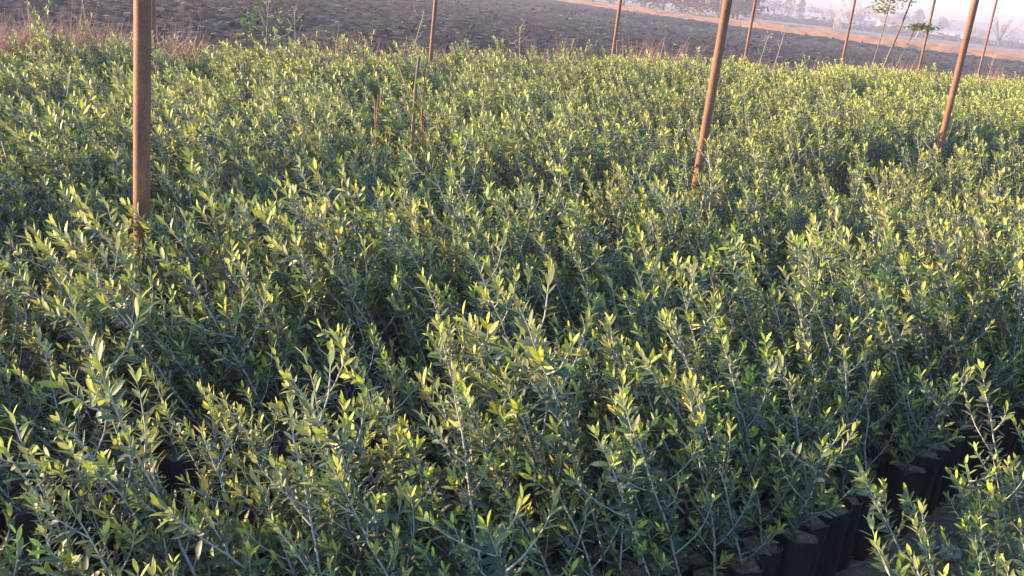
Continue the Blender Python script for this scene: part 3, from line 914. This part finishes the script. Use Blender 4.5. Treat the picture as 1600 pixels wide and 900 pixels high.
# ------------------------------------------------------------------ far background
def far_tree(az, r, h, w, mat, label, seed, kind='round', group='trees on the hazy horizon', leafy=420):
    r2 = random.Random(seed)
    root = empty('background_tree', polar(az, r))
    tag(root, label, 'tree', group)
    tb_, cb = MB(), MB()
    if kind == 'poplar':
        tb_.tube([(0, 0, 0), (.02 * h, 0, h * .5), (0, 0, h * .95)], [.025 * h, .016 * h, .004 * h], 6)
        for _ in range(leafy):
            t = r2.random() ** .8; rr = w * .5 * math.sin(math.pi * min(1, .12 + t * .86)) ** .7
            a = r2.uniform(0, 6.28); q = math.sqrt(r2.random()) * rr
            c = Vector((math.cos(a) * q, math.sin(a) * q, h * (.1 + .9 * t)))
            s = h * r2.uniform(.015, .04)
            e = [Vector((r2.gauss(0, s), r2.gauss(0, s), r2.gauss(0, s * 1.6))) for _ in range(3)]
            cb.add([c + x for x in e], [(0, 1, 2)])
    else:
        th = {'round': .35, 'bare': .22, 'bushy': .16}[kind]
        tb_.tube([(0, 0, 0), (.01 * h, 0, h * th * .6), (0, 0, h * th)], [.035 * h, .028 * h, .022 * h], 7)
        tips = []
        for k in range({'round': 9, 'bare': 16, 'bushy': 22}[kind]):
            a = r2.uniform(0, 6.28); el = r2.uniform(.45, 1.45) if kind != 'bushy' else r2.uniform(.0, 1.4)
            L = h * (1 - th) * r2.uniform(.6, 1.0)
            d = Vector((math.cos(a) * math.cos(el) * w / h, math.sin(a) * math.cos(el) * w / h, math.sin(el)))
            p0 = Vector((0, 0, h * th * r2.uniform(.7, 1))); p1 = p0 + d * L * .5 + Vector((0, 0, .04 * h)); p2 = p0 + d * L
            tb_.tube([p0, p1, p2], [.014 * h, .008 * h, .003 * h], 5); tips += [p1, p2, (p1 + p2) / 2]
        if kind == 'bare':
            for _ in range(leafy):
                p = r2.choice(tips); d = Vector((p.x, p.y, max(.1, p.z - h * .2))).normalized() + Vector((r2.gauss(0, .35), r2.gauss(0, .35), r2.gauss(.1, .3)))
                L = h * r2.uniform(.06, .2); s = Vector((r2.gauss(0, 1), r2.gauss(0, 1), 0)).normalized() * h * .0035
                cb.add([p - s, p + s, p + d * L], [(0, 1, 2)])
        else:
            for _ in range(leafy):
                p = r2.choice(tips) + Vector((r2.gauss(0, w * .11), r2.gauss(0, w * .11), r2.gauss(0, h * .075)))
                if p.z < h * (.12 if kind == 'round' else .02): continue
                s = h * r2.uniform(.014, .042)
                e = [Vector((r2.gauss(0, s), r2.gauss(0, s), r2.gauss(0, s))) for _ in range(3)]
                cb.add([p + x for x in e], [(0, 1, 2)])
    link('trunk', tb_.mesh('trunk', M['bark']), root)
    link('crown', cb.mesh('crown', mat, False), root)

HEDGE = 'trees of the near hedgerow at the top'
hedge = [(2.6, 178, 8, 7, 'bluebag'), (4.3, 172, 9, 7, 'bluebag'), (5.5, 176, 8, 5, 'browncrown'), (6.5, 168, 9, 8, 'bluebag'), (7.5, 165, 10, 6, 'browncrown'),
         (8.5, 163, 9, 8, 'bluebag'), (9.6, 160, 9, 8, 'browncrown'), (10.6, 165, 10, 7, 'browncrown'), (11.5, 168, 9, 5, 'pinkcrown')]
hedge_lab = ['bluish-green tree at the left end of the hedgerow, cut by the top edge', 'dense bluish-green hedgerow tree just right of a thin far post', 'narrow brown hedgerow tree between two bluish ones', 'wide dark bluish hedgerow tree behind the stubble strip',
             'pale brown hedgerow tree left of the central rusty post', 'dark bluish hedgerow tree next to the pale brown one', 'wide brown twiggy hedgerow tree touching the central rusty post', 'brown hedgerow tree right behind the central rusty post', 'pinkish bare hedgerow tree at the right end of the hedgerow']
for i, ((az, r, h, w, m), l) in enumerate(zip(hedge, hedge_lab)):
    far_tree(az, r, h, w, M[m], l, 60 + i, 'bare' if m == 'pinkcrown' else 'bushy', HEDGE, 2200)
far = [(12.5, 300, 7, 9, 'bluebag', 'round', 'bluish hazy tree just right of the brown hedgerow'), (13.3, 330, 9.5, 3.4, 'pinkcrown', 'poplar', 'narrow hazy tree left of the grey-roofed shed'),
       (13.9, 310, 7, 2.6, 'bluebag', 'poplar', 'small pointed conifer left of the lattice mast'), (14.6, 380, 6.5, 9, 'bluebag', 'round', 'low rounded hazy tree behind the grey-roofed shed'),
       (15.6, 390, 7.5, 10, 'pinkcrown', 'round', 'pinkish hazy tree behind the lattice mast'), (16.5, 395, 7.0, 9, 'pinkcrown', 'round', 'pinkish hazy tree right of the lattice mast'),
       (17.1, 330, 7.5, 8.5, 'browncrown', 'round', 'round brownish tree before the white houses'), (18.2, 420, 7.5, 8, 'pinkcrown', 'bare', 'bare tree beside the red-roofed house'),
       (19.2, 400, 9, 9, 'bluebag', 'round', 'hazy tree behind the slender young trees'), (19.9, 400, 9, 6, 'bluebag', 'poplar', 'pointed hazy tree right of the slender young trees'),
       (21.1, 420, 8.5, 7, 'bluebag', 'round', 'hazy tree right of the second thin post from the right'), (21.7, 430, 7, 8, 'pinkcrown', 'bare', 'small bare tree left of the right rusty post'),
       (22.6, 440, 6, 8, 'bluebag', 'round', 'low hazy tree behind the right rusty post'), (23.15, 420, 5.5, 7, 'bluebag', 'round', 'low bluish tree left of the rightmost thin post'),
       (23.95, 250, 6.8, 6.2, 'pinkcrown', 'bare', 'large bare pinkish tree right of the rightmost thin post'), (24.7, 430, 4.5, 8, 'bluebag', 'round', 'low faint tree near the right picture edge')]
for i, (az, r, h, w, m, k, l) in enumerate(far):
    far_tree(az, r, h, w, M[m], l, 90 + i, k, leafy=900 if k == 'bare' else 520)
# scrub line at the foot of the far trees
hb = MB()
for _ in range(9000):
    az = rg.uniform(11, 27); r = rg.uniform(235, 300) + (az - 11) * 3
    c = polar(az, r, abs(rg.gauss(0, 0.55)) * (1 + .8 * fbm(az, 1.0, 1.5)))
    s = rg.uniform(.12, .4)
    hb.add([c + Vector((rg.gauss(0, s * 2), rg.gauss(0, s), rg.gauss(0, s))) for _ in range(3)], [(0, 1, 2)])
tag(link('far_scrub', hb.mesh('far_scrub', M['bluebag'], False)), 'low bluish scrub line below the far trees', 'scrub', kind='stuff')

def house(az, r, w, d, h, roof_h, roofm, label, rz=0.0, nwin=2):
    root = empty('farm_house', polar(az, r), -R(az) + rz)
    tag(root, label, 'house', 'houses on the hazy horizon')
    b = MB(); b.box((0, 0, h / 2), (w, d, h))
    b.add([(-w / 2, -d / 2, h), (-w / 2, d / 2, h), (-w / 2, 0, h + roof_h * .93), (w / 2, -d / 2, h), (w / 2, d / 2, h), (w / 2, 0, h + roof_h * .93)], [(0, 2, 1), (3, 4, 5)])
    link('wall', b.mesh('wall', M['wall'], False), root)
    o = .35; t = .12
    rb = MB()
    for s in (-1, 1):
        e0, e1 = Vector((0, s * (d / 2 + o), h - roof_h * o / (d / 2))), Vector((0, 0, h + roof_h))
        x0, x1 = Vector((-w / 2 - o, 0, 0)), Vector((w / 2 + o, 0, 0)); up = Vector((0, 0, t))
        q = [e0 + x0, e0 + x1, e1 + x1, e1 + x0]
        rb.add(q + [p + up for p in q], [(0, 1, 2, 3), (4, 7, 6, 5), (0, 4, 5, 1), (1, 5, 6, 2), (2, 6, 7, 3), (3, 7, 4, 0)])
    link('roof', rb.mesh('roof', roofm, False), root)
    for k in range(nwin):
        x = (k - (nwin - 1) / 2) * w / nwin
        f = MB(); f.box((x, -d / 2 - .03, h * .55), (w * .16 + .16, .08, 1.26)); fo = link('window', f.mesh('window', M['concrete'], False), root)
        g = MB(); g.box((x, -d / 2 - .075, h * .55), (w * .16, .02, 1.1)); link('pane', g.mesh('pane', M['pane'], False), fo)
house(14.35, 345, 7, 5, 2.2, 1.0, M['roofgrey'], 'low shed with a blue-grey roof left of the lattice mast')
house(16.85, 400, 4.2, 4, 3.0, 1.1, M['roofgrey'], 'small white house right of the lattice mast', .3)
house(17.55, 405, 6, 5, 3.0, 1.2, M['roofgrey'], 'white house left of the red-roofed house', -.2)
house(18.5, 380, 7, 6, 3.2, 1.6, M['roofred'], 'white house with a red roof behind the slender young trees', .15)
house(21.55, 420, 12, 6, 2.4, .9, M['roofgrey'], 'long pale building among the trees right of the slender young trees')
house(20.9, 430, 4, 4, 2.6, 1.0, M['roofgrey'], 'tiny pale hut left of the long pale building')

# lattice mast
mast = empty('lattice_mast', polar(15.96, 240), R(20))
tag(mast, 'pale concrete-coloured lattice power mast standing on the stubble strip', 'mast')
HM, NB = 17.0, 17
def mw(z): return 0.62 - 0.38 * z / HM
for sx in (-1, 1):
    for sy in (-1, 1):
        b = MB(); b.tube([(sx * mw(0), sy * mw(0), 0), (sx * mw(HM), sy * mw(HM), HM)], [.075, .055], 6)
        link('corner_leg', b.mesh('corner_leg', M['concrete']), mast)
b = MB()
for k in range(NB):
    z0, z1 = HM * k / NB, HM * (k + 1) / NB; a0, a1 = mw(z0), mw(z1)
    for (p, q) in (((-1, -1), (1, -1)), ((1, -1), (1, 1)), ((1, 1), (-1, 1)), ((-1, 1), (-1, -1))):
        if k % 2: p, q = q, p
        b.tube([(p[0] * a0, p[1] * a0, z0), (q[0] * a1, q[1] * a1, z1)], [.045, .045], 5)
        b.tube([(p[0] * a1, p[1] * a1, z1), (q[0] * a1, q[1] * a1, z1)], [.03, .03], 5)
tag(link('lattice_bracing', b.mesh('lattice_bracing', M['concrete']), mast), kind='stuff')
for z in (13.2, 14.8, 16.4):
    b = MB(); b.tube([(-1.6, 0, z), (1.6, 0, z)], [.06, .06], 6); link('cross_arm', b.mesh('cross_arm', M['concrete']), mast)
# far street lamp
lp = empty('street_lamp', polar(20.35, 260), 0)
tag(lp, 'faint leaning street lamp with a curved arm beside the second thin post from the right', 'street lamp')
b = MB(); b.tube([(-1.9, 0, 0), (-.8, 0, 3.2), (.2, 0, 5.9), (.45, 0, 6.4)], [.10, .085, .07, .06], 7); link('pole', b.mesh('pole', M['concrete']), lp)
b = MB(); b.box((.25, 0, 6.5), (.75, .35, .18)); link('lamp_head', b.mesh('lamp_head', M['concrete']), lp)

# ------------------------------------------------------------------ haze
hz = MB()
hz.box((0, 0, 9.0), (2000, 2000, 20.4))
m, nt, out = new_mat('haze_air')
pv = nd(nt, 'ShaderNodeVolumePrincipled')
pv.inputs['Color'].default_value = (0.52, 0.48, 0.60, 1)
pv.inputs['Density'].default_value = 0.0025
pv.inputs['Anisotropy'].default_value = 0.2
nt.links.new(pv.outputs[0], out.inputs['Volume'])
tag(link('haze', hz.mesh('haze', m, False)), kind='stuff')
